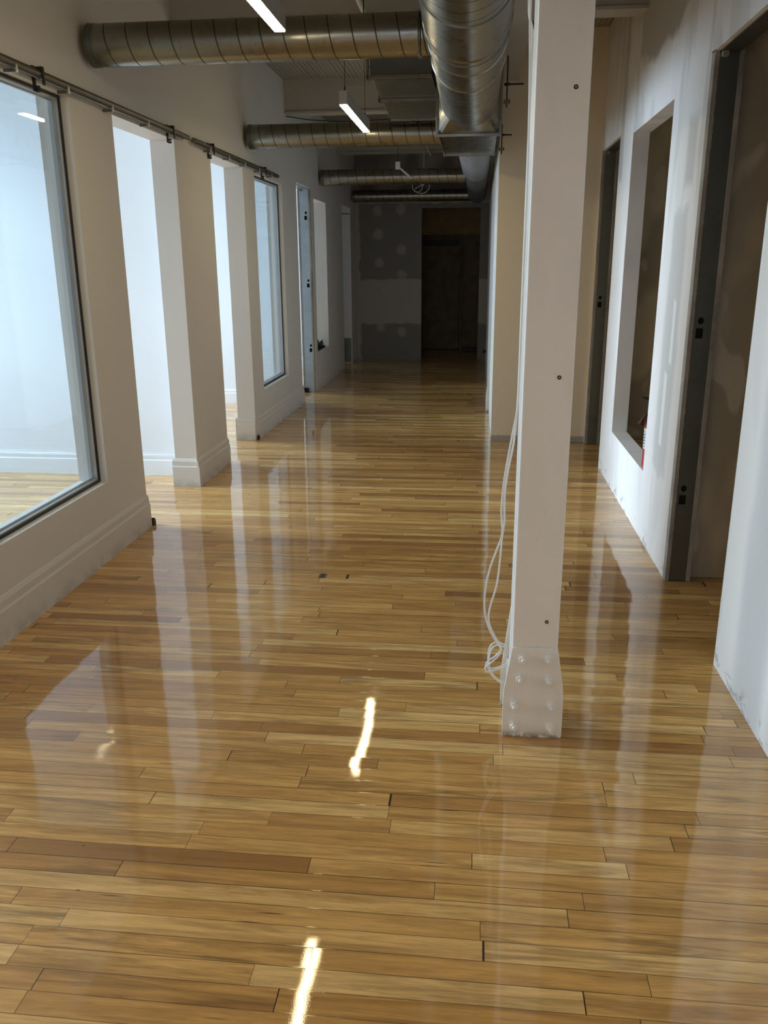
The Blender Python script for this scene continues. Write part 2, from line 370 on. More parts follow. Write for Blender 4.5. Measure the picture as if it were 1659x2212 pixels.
def helix_duct(bm, a, b, r, pitch, seam=.0012, seg=56):
    """spiral lock-seam pipe between two points: one wound sheet with a raised seam"""
    a = Vector(a); b = Vector(b); ax = (b - a); ln = ax.length; ax.normalize()
    u = ax.cross(Vector((0, 0, 1))).normalized(); w_ = ax.cross(u)
    prof = [(0, 0), (.02, 0), (.45, 0), (.90, 0), (.925, 0), (.94, -1), (.965, -1), (.98, 0)]
    turns = int(math.ceil(ln / pitch)) + 1; prev = None; first = None
    for i in range(-seg, turns * seg + 1):
        th = 2 * math.pi * i / seg; cur = []
        for f, h in prof:
            s = min(max(pitch * (i / seg + f), 0), ln)
            p = a + ax * s + (u * math.cos(th) + w_ * math.sin(th)) * (r + h * seam)
            cur.append(bm.verts.new(p * S))
        # close the wrap with the first edge of the next turn
        s = min(max(pitch * (i / seg + 1), 0), ln)
        cur.append(bm.verts.new((a + ax * s + (u * math.cos(th) + w_ * math.sin(th)) * r) * S))
        if prev:
            for k in range(len(cur) - 1):
                if ((cur[k].co - cur[k + 1].co).length > 1e-6 or (prev[k].co - prev[k + 1].co).length > 1e-6):
                    f_ = bm.faces.new((prev[k], prev[k + 1], cur[k + 1], cur[k]))
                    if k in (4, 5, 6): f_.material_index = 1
        prev = cur
    bmesh.ops.remove_doubles(bm, verts=bm.verts, dist=2e-5)
def obj(name, bm, m, parent=None, smooth=False, base=(0, 0, 0), bevel=0, angle=35):
    if parent is not None: base = parent.get('_b', base)
    bmesh.ops.recalc_face_normals(bm, faces=bm.faces)
    me = bpy.data.meshes.new(name)
    bmesh.ops.translate(bm, verts=bm.verts, vec=-Vector(base) * S)
    bm.to_mesh(me); bm.free(); me.materials.append(m)
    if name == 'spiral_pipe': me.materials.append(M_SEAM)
    o = bpy.data.objects.new(name, me); COL.objects.link(o)
    if parent is not None:
        o.parent = parent; o['_b'] = list(base)
    else: o.location = Vector(base) * S; o['_b'] = list(base)
    if smooth:
        for p in me.polygons: p.use_smooth = True
        md = o.modifiers.new('split', 'EDGE_SPLIT'); md.split_angle = math.radians(angle)
    if bevel:
        md = o.modifiers.new('bevel', 'BEVEL'); md.width = bevel * S; md.segments = 2; md.limit_method = 'ANGLE'
    return o
def thing(name, label, cat, base=(0, 0, 0), group=None):
    o = bpy.data.objects.new(name, None); COL.objects.link(o); o.location = Vector(base) * S
    o.empty_display_size = .05
    o['_b'] = list(base); o['label'] = label; o['category'] = cat
    if group: o['group'] = group
    return o
def tag(o, label, cat, group=None, kind=None):
    o['label'] = label; o['category'] = cat
    if group: o['group'] = group
    if kind: o['kind'] = kind
    return o
def structure(o, label=None, cat=None):
    o['kind'] = 'structure'
    if label: o['label'] = label
    if cat: o['category'] = cat
    return o
NB = bmesh.new
def dup(root, delta, label, **k):
    r = root.copy(); COL.objects.link(r); r.location = root.location + Vector(delta) * S
    r['_b'] = [c + d for c, d in zip(root['_b'], delta)]; r['label'] = label
    for a, v in k.items(): r[a] = v
    for ch in list(root.children):
        c = ch.copy(); COL.objects.link(c); c.parent = r
        for g in ch.children:
            d = g.copy(); COL.objects.link(d); d.parent = c
    return r

def wall_grid(axis, p0, p1, ua, ub, za, zb, holes, wob=0):
    """solid wall from p0 to p1 on `axis`, spanning ua..ub and za..zb, with rectangular holes (u0,u1,z0,z1); watertight"""
    us = sorted({ua, ub, *[h[0] for h in holes], *[h[1] for h in holes]}); us = [u for u in us if ua <= u <= ub]
    zs = sorted({za, zb, *[h[2] for h in holes], *[h[3] for h in holes]}); zs = [z for z in zs if za <= z <= zb]
    def solid(i, j):
        if i < 0 or j < 0 or i >= len(us) - 1 or j >= len(zs) - 1: return False
        u = (us[i] + us[i + 1]) / 2; z = (zs[j] + zs[j + 1]) / 2
        return not any(h[0] < u < h[1] and h[2] < z < h[3] for h in holes)
    bm = NB(); cache = {}
    def vert(p, u, z):
        k = (p, u, z)
        if k not in cache: cache[k] = bm.verts.new(V((p, u, z) if axis == 'x' else (u, p, z)))
        return cache[k]
    for i in range(len(us) - 1):
        for j in range(len(zs) - 1):
            if not solid(i, j): continue
            u0, u1, z0, z1 = us[i], us[i + 1], zs[j], zs[j + 1]
            for p in (p0, p1): bm.faces.new([vert(p, u0, z0), vert(p, u1, z0), vert(p, u1, z1), vert(p, u0, z1)])
            if not solid(i - 1, j): bm.faces.new([vert(p0, u0, z0), vert(p1, u0, z0), vert(p1, u0, z1), vert(p0, u0, z1)])
            if not solid(i + 1, j): bm.faces.new([vert(p0, u1, z0), vert(p1, u1, z0), vert(p1, u1, z1), vert(p0, u1, z1)])
            if not solid(i, j - 1): bm.faces.new([vert(p0, u0, z0), vert(p1, u0, z0), vert(p1, u1, z0), vert(p0, u1, z0)])
            if not solid(i, j + 1): bm.faces.new([vert(p0, u0, z1), vert(p1, u0, z1), vert(p1, u1, z1), vert(p0, u1, z1)])
    return bm

# ------------------------------------------------------------------ room shell
LX, LB = -1.281, -1.386        # left wall, corridor and room faces
RX, RB = .630, .697            # right wall
ZC = 2.135
bm = NB(); box(bm, (-3.9, -3.6, -.06), (3.7, 10.6, 0)); structure(obj('floor', bm, M_FLOOR), 'glossy varnished maple strip floor running the whole corridor', 'floor')
bm = NB(); box(bm, (-3.9, -3.6, ZC), (3.7, 10.6, ZC + .06)); structure(obj('ceiling', bm, M_CEIL), 'grooved board ceiling painted off-white above the beams', 'ceiling')

W1 = (2.03, 2.725, .267, 1.505); W4 = (4.977, 5.677, .267, 1.492); W6 = (6.77, 7.30, .31, 1.482)
D2 = (3.05, 3.672, -1, 1.501); D3 = (4.165, 4.736, -1, 1.501); D5 = (6.125, 6.685, -1, 1.545); D7 = (8.17, 8.71, -1, 1.527)
D0 = (.95, 1.62, -1, 1.501)  # unseen doorway added to let light onto the near floor and right wall
structure(obj('wall_left', wall_grid('x', LB, LX, -3.5, 9.07, 0, ZC, [W1, W4, W6, D0, D2, D3, D5, D7]), M_PAINT), 'left corridor wall pierced by doorways and glazed openings', 'wall')
WR = (3.105, 3.867, .25, 1.512); DR1 = (2.03, 2.655, -1, 1.55); DR2 = (4.207, 4.80, -1, 1.55)
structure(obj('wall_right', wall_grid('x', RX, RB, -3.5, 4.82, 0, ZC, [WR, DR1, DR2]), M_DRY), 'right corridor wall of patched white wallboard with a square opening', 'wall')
# room faces of the shell
structure(obj('wall_cross', wall_grid('y', 4.82, 4.92, .098, 0.86, 0, ZC, []), M_TAN), 'cream wall facing the viewer behind the near column', 'wall')
structure(obj('wall_corridor_right', wall_grid('x', .098, .16, 4.92, 9.07, 0, ZC, []), M_PAINT), 'far right corridor wall beyond the cream wall', 'wall')
structure(obj('wall_back', wall_grid('y', 9.07, 9.15, LB, .16, 0, ZC, [(-.590, .012, -1, 1.538)]), M_BACK), 'end wall of grey wallboard with white filler spots', 'wall')
# recess behind the end wall
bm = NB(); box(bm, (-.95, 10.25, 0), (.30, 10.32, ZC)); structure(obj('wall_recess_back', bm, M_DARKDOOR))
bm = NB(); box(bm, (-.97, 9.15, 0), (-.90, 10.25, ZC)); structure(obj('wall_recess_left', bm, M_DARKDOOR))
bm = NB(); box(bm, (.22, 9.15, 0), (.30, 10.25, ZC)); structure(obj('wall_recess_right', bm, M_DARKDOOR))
# partitions of the left rooms
structure(obj('wall_room_first', wall_grid('y', 3.872, 3.95, -3.5, LB, 0, ZC, []), M_ROOM), 'bright white partition seen through the first doorway', 'wall')
structure(obj('wall_room_second', wall_grid('y', 6.062, 6.12, -3.5, LB, 0, ZC, []), M_ROOM), 'bright white partition seen through the second doorway', 'wall')
structure(obj('wall_room_third', wall_grid('y', 8.168, 8.235, -3.5, LB, 0, ZC, []), M_ROOM))
structure(obj('wall_exterior', wall_grid('x', -3.62, -3.5, -3.5, 10.3, 0, ZC, [(a, b, .42, 1.88) for a, b, _ in EXT]), M_ROOM))
structure(obj('wall_room_far', wall_grid('y', 10.2, 10.3, -3.5, -1.0, 0, ZC, []), M_ROOM))
structure(obj('wall_front', wall_grid('y', -3.5, -3.42, -3.5, 3.5, 0, ZC, [(-1.2, .2, .3, 2.0)]), M_PAINT))  # opening is unseen, added for the fill light behind the viewpoint
# right rooms
structure(obj('wall_room_right', wall_grid('x', 3.4, 3.5, -3.5, 5.2, 0, ZC, []), M_DIM))
structure(obj('wall_partition_near', wall_grid('y', 2.668, 2.76, RB, 3.4, 0, ZC, []), M_DIM), 'dim beige partition seen through the near right doorway', 'wall')
structure(obj('wall_partition_far', wall_grid('y', 5.02, 5.10, RB, 3.4, 0, ZC, []), M_DIM))

# bare grey patches and filler on the partition behind the near right doorway
# ------------------------------------------------------------------ baseboards
def base_profile(h=.125):
    return [(0, 0), (.0125, 0), (.0125, .092), (.0085, .098), (.0085, .118), (.004, .128), (0, .131)]
def baseboard(bm, side, a, b):
    pr = base_profile()
    if side == 'corr': prism(bm, [(LX + p[0], p[1]) for p in pr], 'y', a, b)
    elif side == 'room': prism(bm, [(LB - p[0], p[1]) for p in pr], 'y', a, b)
    elif side[0] == 'jamb': # across the wall end at y, facing -y
        y0 = side[1]; prism(bm, [(y0 - p[0], p[1]) for p in pr], 'x', a, b)
    elif side[0] == 'part': y0 = side[1]; prism(bm, [(y0 - p[0], p[1] * .8) for p in pr], 'x', a, b)
BB = [('baseboard_left_near', [('corr', 1.62, 3.05)]),
      ('baseboard_left_pier', [('corr', 3.6595, 4.165), (('jamb', 3.672), LB - .0125, LX)]),
      ('baseboard_left_window', [('corr', 4.78, 6.125), (('jamb', 4.736), LB - .0125, LX)])]
for nm, parts in BB:
    bm = NB()
    for s, a, b in parts: baseboard(bm, s, a, b)
    structure(obj(nm, bm, M_TRIM))
for nm, y0 in (('baseboard_room_first', 3.872), ('baseboard_room_second', 6.062), ('baseboard_room_third', 8.168)):
    bm = NB(); baseboard(bm, ('part', y0), -3.5, LB); structure(obj(nm, bm, M_ROOM))

# ------------------------------------------------------------------ interior windows (glazed openings in the left wall)
def window(n, W, label):
    y0, y1, z0, z1 = W
    root = bpy.data.objects.new('window_%d' % n, None); COL.objects.link(root)
    base = (LX - .04, (y0 + y1) / 2, z0); root.location = V(base); root['_b'] = list(base)
    structure(root, label, 'window')
    def ring(bm, xa, xb, a, b):   # a: outer inset, b: inner inset
        box(bm, (xa, y0 + a, z0 + a), (xb, y1 - a, z0 + b)); box(bm, (xa, y0 + a, z1 - b), (xb, y1 - a, z1 - a))
        box(bm, (xa, y0 + a, z0 + b), (xb, y0 + b, z1 - b)); box(bm, (xa, y1 - b, z0 + b), (xb, y1 - a, z1 - b))
    bm = NB(); ring(bm, LX - .031, LX - .026, .0, .0075); obj('gasket', bm, M_GASKET, root)
    bm = NB(); ring(bm, LX - .062, LX - .0312, .0, .013); ring(bm, LX - .050, LX - .047, .013, .019); obj('window_frame', bm, M_FRAME, root)
    bm = NB(); box(bm, (LX - .046, y0 + .02, z0 + .02), (LX - .042, y1 - .02, z1 - .02)); obj('glass', bm, M_GLASS, root)
    return root
window(1, W1, 'large glazed opening nearest the viewer on the left')
window(2, W4, 'second glazed opening between the doorways on the left')
for i, (a, b, _) in enumerate(EXT):
    root = bpy.data.objects.new('window_%d' % (3 + i), None); COL.objects.link(root); base = (-3.56, (a + b) / 2, .42); root.location = V(base); root['_b'] = list(base); structure(root)
    bm = NB()
    for ya, yb in ((a, a + .04), (b - .04, b), ((a + b) / 2 - .015, (a + b) / 2 + .015)): box(bm, (-3.58, ya, .42), (-3.54, yb, 1.88))
    for za, zb in ((.42, .46), (1.84, 1.88), (1.30, 1.325)): box(bm, (-3.579, a, za), (-3.541, b, zb))
    obj('window_frame', bm, M_WHITEPL, root)

# ------------------------------------------------------------------ steel studs framing the rough doorways
def cut(o, cutters):
    """boolean the cutters out of o and bake the result"""
    bmc = NB()
    for c in cutters: c(bmc)
    bmesh.ops.recalc_face_normals(bmc, faces=bmc.faces)
    bmesh.ops.translate(bmc, verts=bmc.verts, vec=-Vector(o['_b']) * S)
    mc = bpy.data.meshes.new('c'); bmc.to_mesh(mc); bmc.free()
    oc = bpy.data.objects.new('c', mc); COL.objects.link(oc)
    oc.parent = o.parent; oc.location = o.location
    bpy.context.view_layer.update()
    md = o.modifiers.new('b', 'BOOLEAN'); md.object = oc; md.solver = 'EXACT'; md.operation = 'DIFFERENCE'
    dg = bpy.context.evaluated_depsgraph_get(); dg.update()
    me = bpy.data.meshes.new_from_object(o.evaluated_get(dg))
    o.modifiers.clear(); o.data = me; bpy.data.objects.remove(oc)
def ragged_strip(bm, x0, x1, y0, y1, z0, z1, amp=.0011, n=260):
    """torn wallboard edge: a vertical bar whose front wanders a little"""
    rings = []
    for i in range(n + 1):
        z = z0 + (z1 - z0) * i / n; j = random.uniform(-amp, amp); k = random.uniform(0, amp)
        rings.append([bm.verts.new(V(p)) for p in ((x0, y0 - k, z), (x1 + j, y0 - k * .4, z), (x1 + j * .6, y1, z), (x0, y1, z))])
    for a, b in zip(rings, rings[1:]):
        for k in range(4): bm.faces.new((a[k], a[(k + 1) % 4], b[(k + 1) % 4], b[k]))
    bm.faces.new(rings[0][::-1]); bm.faces.new(rings[-1])
def stud_frame(xa, xb, yw, holes, top, label, hdr=None, m=M_STUD, corr='right', group=None):
    """C stud standing against the wall end at yw (its web faces the viewer)"""
    t = thing('stud_frame', label, 'metal stud', ((xa + xb) / 2, yw - .01, 0), group)
    bm = NB(); box(bm, (xa, yw - .030, .002), (xb, yw - .027, top))
    web = obj('stud', bm, m, t)
    cs = []
    for (hx, hz) in holes:
        def c1(b, hx=hx, hz=hz):
            n = 14; prism(b, [(hx + .0085 * math.cos(k * 2 * math.pi / n), hz + .0105 * math.sin(k * 2 * math.pi / n)) for k in range(n)], 'y', yw - .05, yw - .012)
        def c2(b, hx=hx, hz=hz): box(b, (hx - .012, yw - .05, hz - .052), (hx + .009, yw - .012, hz - .022))
        cs += [c1, c2]
    cut(web, cs)
    bm = NB(); box(bm, (xa + .0035, yw - .006, .004), (xb - .0035, yw - .003, top - .002)); obj('cavity_shade_plate', bm, M_HOLE, t)  # dark plate behind the web; its colour stands in for cavity shade
    bm = NB(); box(bm, (xa, yw - .0268, .002), (xa + .003, yw - .001, top)); box(bm, (xb - .003, yw - .0268, .002), (xb, yw - .001, top))
    obj('stud_flange', bm, m, t)
    bm = NB(); ragged_strip(bm, xa - .0125, xa - .0004, yw - .034, yw - .001, 0.001, top + .004); obj('wallboard_edge', bm, M_PAPER, t)
    bm = NB(); ragged_strip(bm, xb + .0004, xb + .0125, yw - .034, yw - .001, 0.001, top + .004); obj('wallboard_edge', bm, M_PAPER, t)
    if hdr:
        bm = NB(); box(bm, (xa, hdr, top - .003), (xb, yw - .031, top)); box(bm, (xa, hdr, top + .0003), (xa + .003, yw - .031, top + .02)); obj('header_track', bm, m, t)
        bm = NB(); box(bm, (xa + .004, yw - .052, top - .016), (xa + .02, yw - .0305, top - .0035)); obj('track_tab', bm, M_PAPER, t)
    return t
stud_frame(RX + .0125, RB - .0125 + .012, 2.655, [(.6635, .829), (.6625, .312)], 1.549, 'dark steel stud with punched holes framing the near right doorway', 2.031)
stud_frame(RX + .0125, RB - .0125 + .012, 4.80, [(.664, .812)], 1.549, 'dark steel stud of the far right doorway, beside the cream wall', 4.209)
stud_frame(LB + .016, LX - .020, 6.685, [(-1.322, 1.372), (-1.318, .872), (-1.314, .372)], 1.544, 'pale steel stud with three pairs of punched holes, left doorway beyond the second window', 6.127, M_STUDW)
# foot plate and access panel in the farthest left doorway
t = thing('jamb_panel', 'unpainted panel at the foot of the farthest left door jamb', 'panel', (LX - .05, 8.70, 0))
bm = NB(); box(bm, (LB + .01, 8.700, .01), (LX - .012, 8.7095, .255)); obj('panel_plate', bm, M_GALVD, t, bevel=.001)
bm = NB(); box(bm, (LB + .004, 8.698, 1.468), (LX - .004, 8.7095, 1.474)); obj('head_strip', bm, M_BLACK, t)

# bare black track stubs left at the wall feet
def stub(x, y, label, s=1.0):
    t = thing('track_stub', label, 'metal stub', (x, y, 0))
    bm = NB(); box(bm, (x - .012 * s, y - .012 * s, 0), (x - .009 * s, y + .012 * s, .028 * s)); box(bm, (x + .009 * s, y - .012 * s, 0), (x + .012 * s, y + .012 * s, .022 * s)); box(bm, (x - .009 * s, y - .012 * s, 0), (x + .009 * s, y + .012 * s, .004))
    box(bm, (x - .009 * s, y + .009 * s, .004), (x + .009 * s, y + .012 * s, .026 * s))
    obj('track_channel', bm, M_BLACK, t)
stub(LX + .006, 3.066, 'black metal stub on the floor at the end of the long near baseboard')
stub(LX + .004, 4.758, 'black metal stub on the floor at the foot of the pier before the second window', .9)
stub(LB + .03, 6.632, 'black metal stub on the floor in front of the pale steel stud', 1.3)

# ------------------------------------------------------------------ beams and girder
for i, (y0, lab) in enumerate([(3.72, 'off-white beam crossing the ceiling nearest the viewer, behind the first cross duct'), (5.83, 'off-white beam crossing the ceiling in front of the second lamp, with a ledger strip'), (7.93, 'farthest off-white ceiling beam above the third cross duct')]):
    t = thing('ceiling_beam', lab, 'beam', (-.3, y0 + .05, 1.935), 'beams crossing the corridor ceiling')
    bm = NB(); box(bm, (LX, y0 + .01, 1.947), (.63 if y0 < 4.8 else .098, y0 + .10, ZC)); obj('beam_web', bm, M_BEAM, t)
    bm = NB(); box(bm, (LX, y0, 1.935), (.63 if y0 < 4.8 else .098, y0 + .115, 1.947)); obj('bottom_flange', bm, M_BEAM, t)
    bm = NB(); box(bm, (LX, y0 - .004, 2.082), (.088 if y0 < 4.8 else .08, y0 + .01, ZC)); obj('ledger_strip', bm, M_BEAM, t)
t = thing('girder', 'long off-white girder over the columns, beside the big round duct', 'beam', (.139, 2, 1.9))
bm = NB(); box(bm, (.090, -3.4, 1.9), (.188, 4.82, ZC)); obj('girder_body', bm, M_BEAM, t, bevel=.002)

# ------------------------------------------------------------------ column
def column(y0, label, cable=True):
    y1 = y0 + .133; t = thing('steel_column', label, 'column', (.1405, y0 + .066, 0), 'bolted columns along the corridor')
    bm = NB(); box(bm, (.0925, y0 + .004, .0), (.1885, y1 - .004, 1.9)); obj('shaft', bm, M_STEELP, t, bevel=.003)
    flare = [(.077, 0), (.2055, 0), (.2055, .085), (.203, .125), (.1885, .214), (.0925, .214), (.078, .115), (.076, .085)]
    bm = NB(); prism(bm, flare, 'y', y0 - .003, y0 + .0038); obj('base_plate', bm, M_STEELP, t, bevel=.0012)
    flb = [(.076, 0), (.2055, 0), (.2055, .085), (.1885, .25), (.0925, .25), (.078, .115), (.0755, .085)]
    bm = NB(); prism(bm, flb, 'y', y1 - .0038, y1 + .004); obj('base_plate', bm, M_STEELP, t, bevel=.0012)
    bm = NB(); box(bm, (.0870, y0 + .02, 0), (.0922, y1 - .02, .13)); obj('side_plate', bm, M_STEELP, t)
    for bx, bz in [(.115, .190), (.170, .192), (.111, .143), (.172, .143), (.102, .080), (.181, .080), (.102, .029), (.181, .029)]:
        bm = NB(); n = 6; a0 = random.uniform(0, 1)
        prism(bm, [(bx + .0098 * math.cos(a0 + k * math.pi / 3), bz + .0098 * math.sin(a0 + k * math.pi / 3)) for k in range(n)], 'y', y0 - .0155, y0 - .0032)
        ro = random.uniform(-.001, .001)
        nut = obj('nut', bm, M_STEELP, t, bevel=.0012)
        bm = NB(); tube(bm, [(bx + ro, y0 - .0232, bz + ro), (bx + ro, y0 - .0218, bz + ro), (bx + ro, y0 - .0156, bz + ro)], [.0038, .0050, .0050], 12); obj('bolt_end', bm, M_STEELP, nut, smooth=True)
        bm = NB(); tube(bm, [(bx, y0 - .0066, bz), (bx, y0 - .00305, bz)], .0125, 18); obj('washer', bm, M_STEELP, nut, smooth=True)
    for hx, hz in [(.163, 1.294), (.161, .786), (.162, .273)]:
        bm = NB(); tube(bm, [(hx, y0 + .0030, hz), (hx, y0 + .0062, hz)], .0040, 14); h = obj('screw_hole', bm, M_HOLE, t)
        bm = NB(); tube(bm, [(hx, y0 + .0022, hz), (hx, y0 + .0029, hz)], .0019, 10); obj('screw_head', bm, M_PAPER, h)
    return t
c1 = column(1.637, 'white painted column with bolted flared base, nearest the viewer')
dup(c1, (0, 4.18, 0), 'second white column, half hidden behind the cream wall')

A_ = [(0.0865, 1.89), (0.0865, 1.60), (0.081, 1.447), (0.084, 1.343), (0.086, 1.256), (0.0875, 1.139), (0.0875, 1.005), (0.0875, 0.883), (0.0875, 0.792), (0.086, 0.717), (0.076, 0.65), (0.069, 0.601), (0.063, 0.551), (0.061, 0.501), (0.064, 0.45), (0.054, 0.413), (0.041, 0.37), (0.033, 0.322), (0.032, 0.278), (0.041, 0.234), (0.058, 0.2), (0.069, 0.182), (0.068, 0.166), (0.052, 0.147), (0.038, 0.133), (0.043, 0.123), (0.065, 0.13), (0.086, 0.139)]
B_ = [(0.0870, 1.89), (0.0870, 1.60), (0.079, 1.447), (0.087, 1.403), (0.0875, 1.362), (0.0875, 1.297), (0.0875, 1.179), (0.0875, 1.039), (0.0875, 0.883), (0.0875, 0.764), (0.086, 0.698), (0.082, 0.641), (0.074, 0.591), (0.068, 0.541), (0.068, 0.496), (0.069, 0.47), (0.065, 0.434), (0.062, 0.376), (0.057, 0.323), (0.044, 0.268), (0.043, 0.235), (0.055, 0.204), (0.071, 0.178), (0.071, 0.166), (0.06, 0.152), (0.042, 0.136), (0.041, 0.125), (0.054, 0.121), (0.071, 0.126), (0.086, 0.134)]
C_ = [(0.086, 0.167), (0.081, 0.18), (0.065, 0.187), (0.052, 0.179), (0.046, 0.158), (0.047, 0.133), (0.054, 0.115), (0.069, 0.1), (0.080, 0.095)]
D_ = [(0.086, 0.175), (0.079, 0.185), (0.062, 0.191), (0.048, 0.181), (0.044, 0.158), (0.045, 0.131), (0.052, 0.111), (0.068, 0.095), (0.078, 0.089)]
for P, yo, lab in ((A_, 1.692, 'white cable down the near column, the one bowing farther left'), (B_, 1.712, 'white cable down the near column, the one hanging closer to it')):
    bm = NB(); tube(bm, smooth_path([(x, yo + .004 * math.sin(z * 9), z) for x, z in P], 5), .0020, 8)
    tag(obj('cable', bm, M_CABLE, smooth=True, base=(.06, yo, .12)), lab, 'cable', 'white cables on the near column')
for P, yo, lab in ((C_, 1.70, 'short white cable loop at the column foot, the inner one'), (D_, 1.706, 'short white cable loop at the column foot, the outer one')):
    bm = NB(); tube(bm, smooth_path([(x, yo, z) for x, z in P], 5), .0020, 8)
    tag(obj('cable', bm, M_CABLE, smooth=True, base=(.06, yo, .1)), lab, 'cable', 'white cables on the near column')

# ------------------------------------------------------------------ cross ducts
BR = [(2.89, 1.678, .0628, -.162, 'large spiral cross duct nearest the viewer, below the first lamp'),
      (4.83, 1.663, .0615, -.172, 'second spiral cross duct, behind the farther lamp'),
      (7.04, 1.654, .0600, -.118, 'third spiral cross duct from the viewer'),
      (8.80, 1.640, .0570, -.085, 'farthest spiral cross duct, dark, above the end wall')]
for y, z, r, xe, lab in BR:
    t = thing('branch_duct', lab, 'duct', (-.7, y, z), 'spiral cross ducts')
    xs = LX + .022
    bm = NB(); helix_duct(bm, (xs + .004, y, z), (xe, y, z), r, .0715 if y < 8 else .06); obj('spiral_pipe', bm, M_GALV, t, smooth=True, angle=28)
    bm = NB(); n = 48; tube(bm, [(xs, y, z), (xs + .006, y, z)], r + .0016, n); tube(bm, [(xs + .0062, y, z), (xs + .026, y, z)], r + .0008, n, caps=False); obj('end_cap', bm, M_GALVD, t, smooth=True)
    if y < 5:
        xc = -.200 if y < 4 else -.215
        bm = NB()
        for k in (0, .006): tube(bm, [(xc + k, y, z), (xc + .002 + k, y, z), (xc + .004 + k, y, z)], [r + .001, r + .004, r + .001], 48)
        obj('joint_bead', bm, M_GALV, t, smooth=True)

# ------------------------------------------------------------------ trunk duct
def ax_x(y): return -.030 - .0065 * y
TZ = 1.665
t = thing('trunk_duct', 'big round galvanised duct running down the corridor beside the column', 'duct', (-.05, 3, TZ))
def T(y, dz=0): return (ax_x(y), y, TZ + dz)
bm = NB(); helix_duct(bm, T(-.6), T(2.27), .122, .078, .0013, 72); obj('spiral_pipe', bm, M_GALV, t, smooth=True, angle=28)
bm = NB(); tube(bm, [T(2.265), T(2.40), T(2.55), T(2.64)], .1245, 72); obj('sleeve', bm, M_GALV, t, smooth=True)
bm = NB(); tube(bm, [T(2.622), T(2.626), T(2.632), T(2.636)], [.1240, .1275, .1275, .1240], 72); obj('sleeve_band', bm, M_GALV, t, smooth=True)
bm = NB(); tube(bm, [T(2.638), T(2.705)], .1225, 72); obj('joint_gap', bm, M_BLACK, t, smooth=True) if False else bm.free()
bm = NB(); tube(bm, [T(2.64), T(2.688)], .1238, 72); tube(bm, [T(2.6881), T(2.6915)], .1252, 72); obj('sleeve', bm, M_GALV, t, smooth=True)
bm = NB(); tube(bm, [T(2.6918), T(2.6958)], .1246, 72); obj('joint_strap', bm, M_BLACK, t, smooth=True)
bm = NB(); tube(bm, [T(2.696), T(2.80), T(2.92), T(3.07)], .1225, 72); obj('sleeve', bm, M_GALV, t, smooth=True)
for yb in (2.815, 3.068):
    bm = NB(); tube(bm, [T(yb), T(yb + .003), T(yb + .006), T(yb + .009)], [.1226, .1250, .1250, .1226], 72); obj('sleeve_band', bm, M_GALV, t, smooth=True)
bm = NB()
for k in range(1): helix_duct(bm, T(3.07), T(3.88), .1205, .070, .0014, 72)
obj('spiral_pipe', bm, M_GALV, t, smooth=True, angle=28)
# transition from round to the box, drawn as one skin
def r2s(bm, ya, yb, ra, hx, hz, cz, seg=64, flip=False):
    n = seg; A = []; B = []
    for k in range(n):
        th = 2 * math.pi * (k + .5) / n; c, s = math.cos(th), math.sin(th)
        A.append(bm.verts.new(V((ax_x(ya) + ra * c, ya, TZ + ra * s))))
        q = 1 / max(abs(c), abs(s)); B.append(bm.verts.new(V((ax_x(yb) + hx * max(-1, min(1, c * q)), yb, cz + hz * max(-1, min(1, s * q))))))
    for k in range(n): bm.faces.new((A[k], A[(k + 1) % n], B[(k + 1) % n], B[k]))
bm = NB(); r2s(bm, 3.84, 3.955, .1203, .131, .128, TZ); obj('square_to_round', bm, M_GALV, t, smooth=True, angle=20)
def boxring(bm, y0, y1, cx, hx, hz, th):
    for a, b in (((cx - hx - th, y0, TZ - hz - th), (cx + hx + th, y1, TZ - hz)), ((cx - hx - th, y0, TZ + hz), (cx + hx + th, y1, TZ + hz + th)), ((cx - hx - th, y0, TZ - hz), (cx - hx, y1, TZ + hz)), ((cx + hx, y0, TZ - hz), (cx + hx + th, y1, TZ + hz))): box(bm, a, b)
cx = ax_x(4)
bm = NB(); boxring(bm, 3.955, 3.968, cx, .131, .128, .012); boxring(bm, 3.985, 4.00, cx, .128, .124, .012); obj('box_flange', bm, M_GALV, t, bevel=.001)
bm = NB(); box(bm, (cx - .127, 3.956, TZ - .122), (cx + .127, 4.74, TZ + .122)); obj('duct_box', bm, M_GALV, t, bevel=.002)
bm = NB(); boxring(bm, 4.722, 4.735, ax_x(4.73), .124, .121, .010); obj('box_flange', bm, M_GALV, t, bevel=.001)
for sx_ in (-1, 1):
    bm = NB(); box(bm, (cx + sx_ * .1305 - .0012, 4.02, TZ - .128), (cx + sx_ * .1305 + .0012, 4.71, TZ - .10)); obj('angle_trim', bm, M_BLACK, t)
bm = NB()
def taper(bm, ya, yb, ra, rb, xa, xb, za, zb, n=5, seg=56):
    pts = []; rs = []
    for k in range(n + 1):
        f = k / n; pts.append((xa + (xb - xa) * f, ya + (yb - ya) * f, za + (zb - za) * f)); rs.append(ra + (rb - ra) * f)
    tube(bm, pts, rs, seg)
taper(bm, 4.742, 4.86, .118, .103, -.045, -.040, TZ, TZ - .01); obj('reducer', bm, M_GALVD, t, smooth=True)
bm = NB(); tube(bm, [(-.040, 4.86, TZ - .010), (-.040, 4.868, TZ - .010), (-.040, 4.876, TZ - .01)], [.102, .106, .102], 56); obj('sleeve_band', bm, M_GALVD, t, smooth=True)
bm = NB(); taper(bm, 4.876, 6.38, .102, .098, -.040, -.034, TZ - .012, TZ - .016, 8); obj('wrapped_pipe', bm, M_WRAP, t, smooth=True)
bm = NB(); taper(bm, 6.381, 7.62, .089, .088, -.030, -.028, TZ - .018, TZ - .018, 8); obj('wrapped_pipe', bm, M_WRAPD, t, smooth=True)
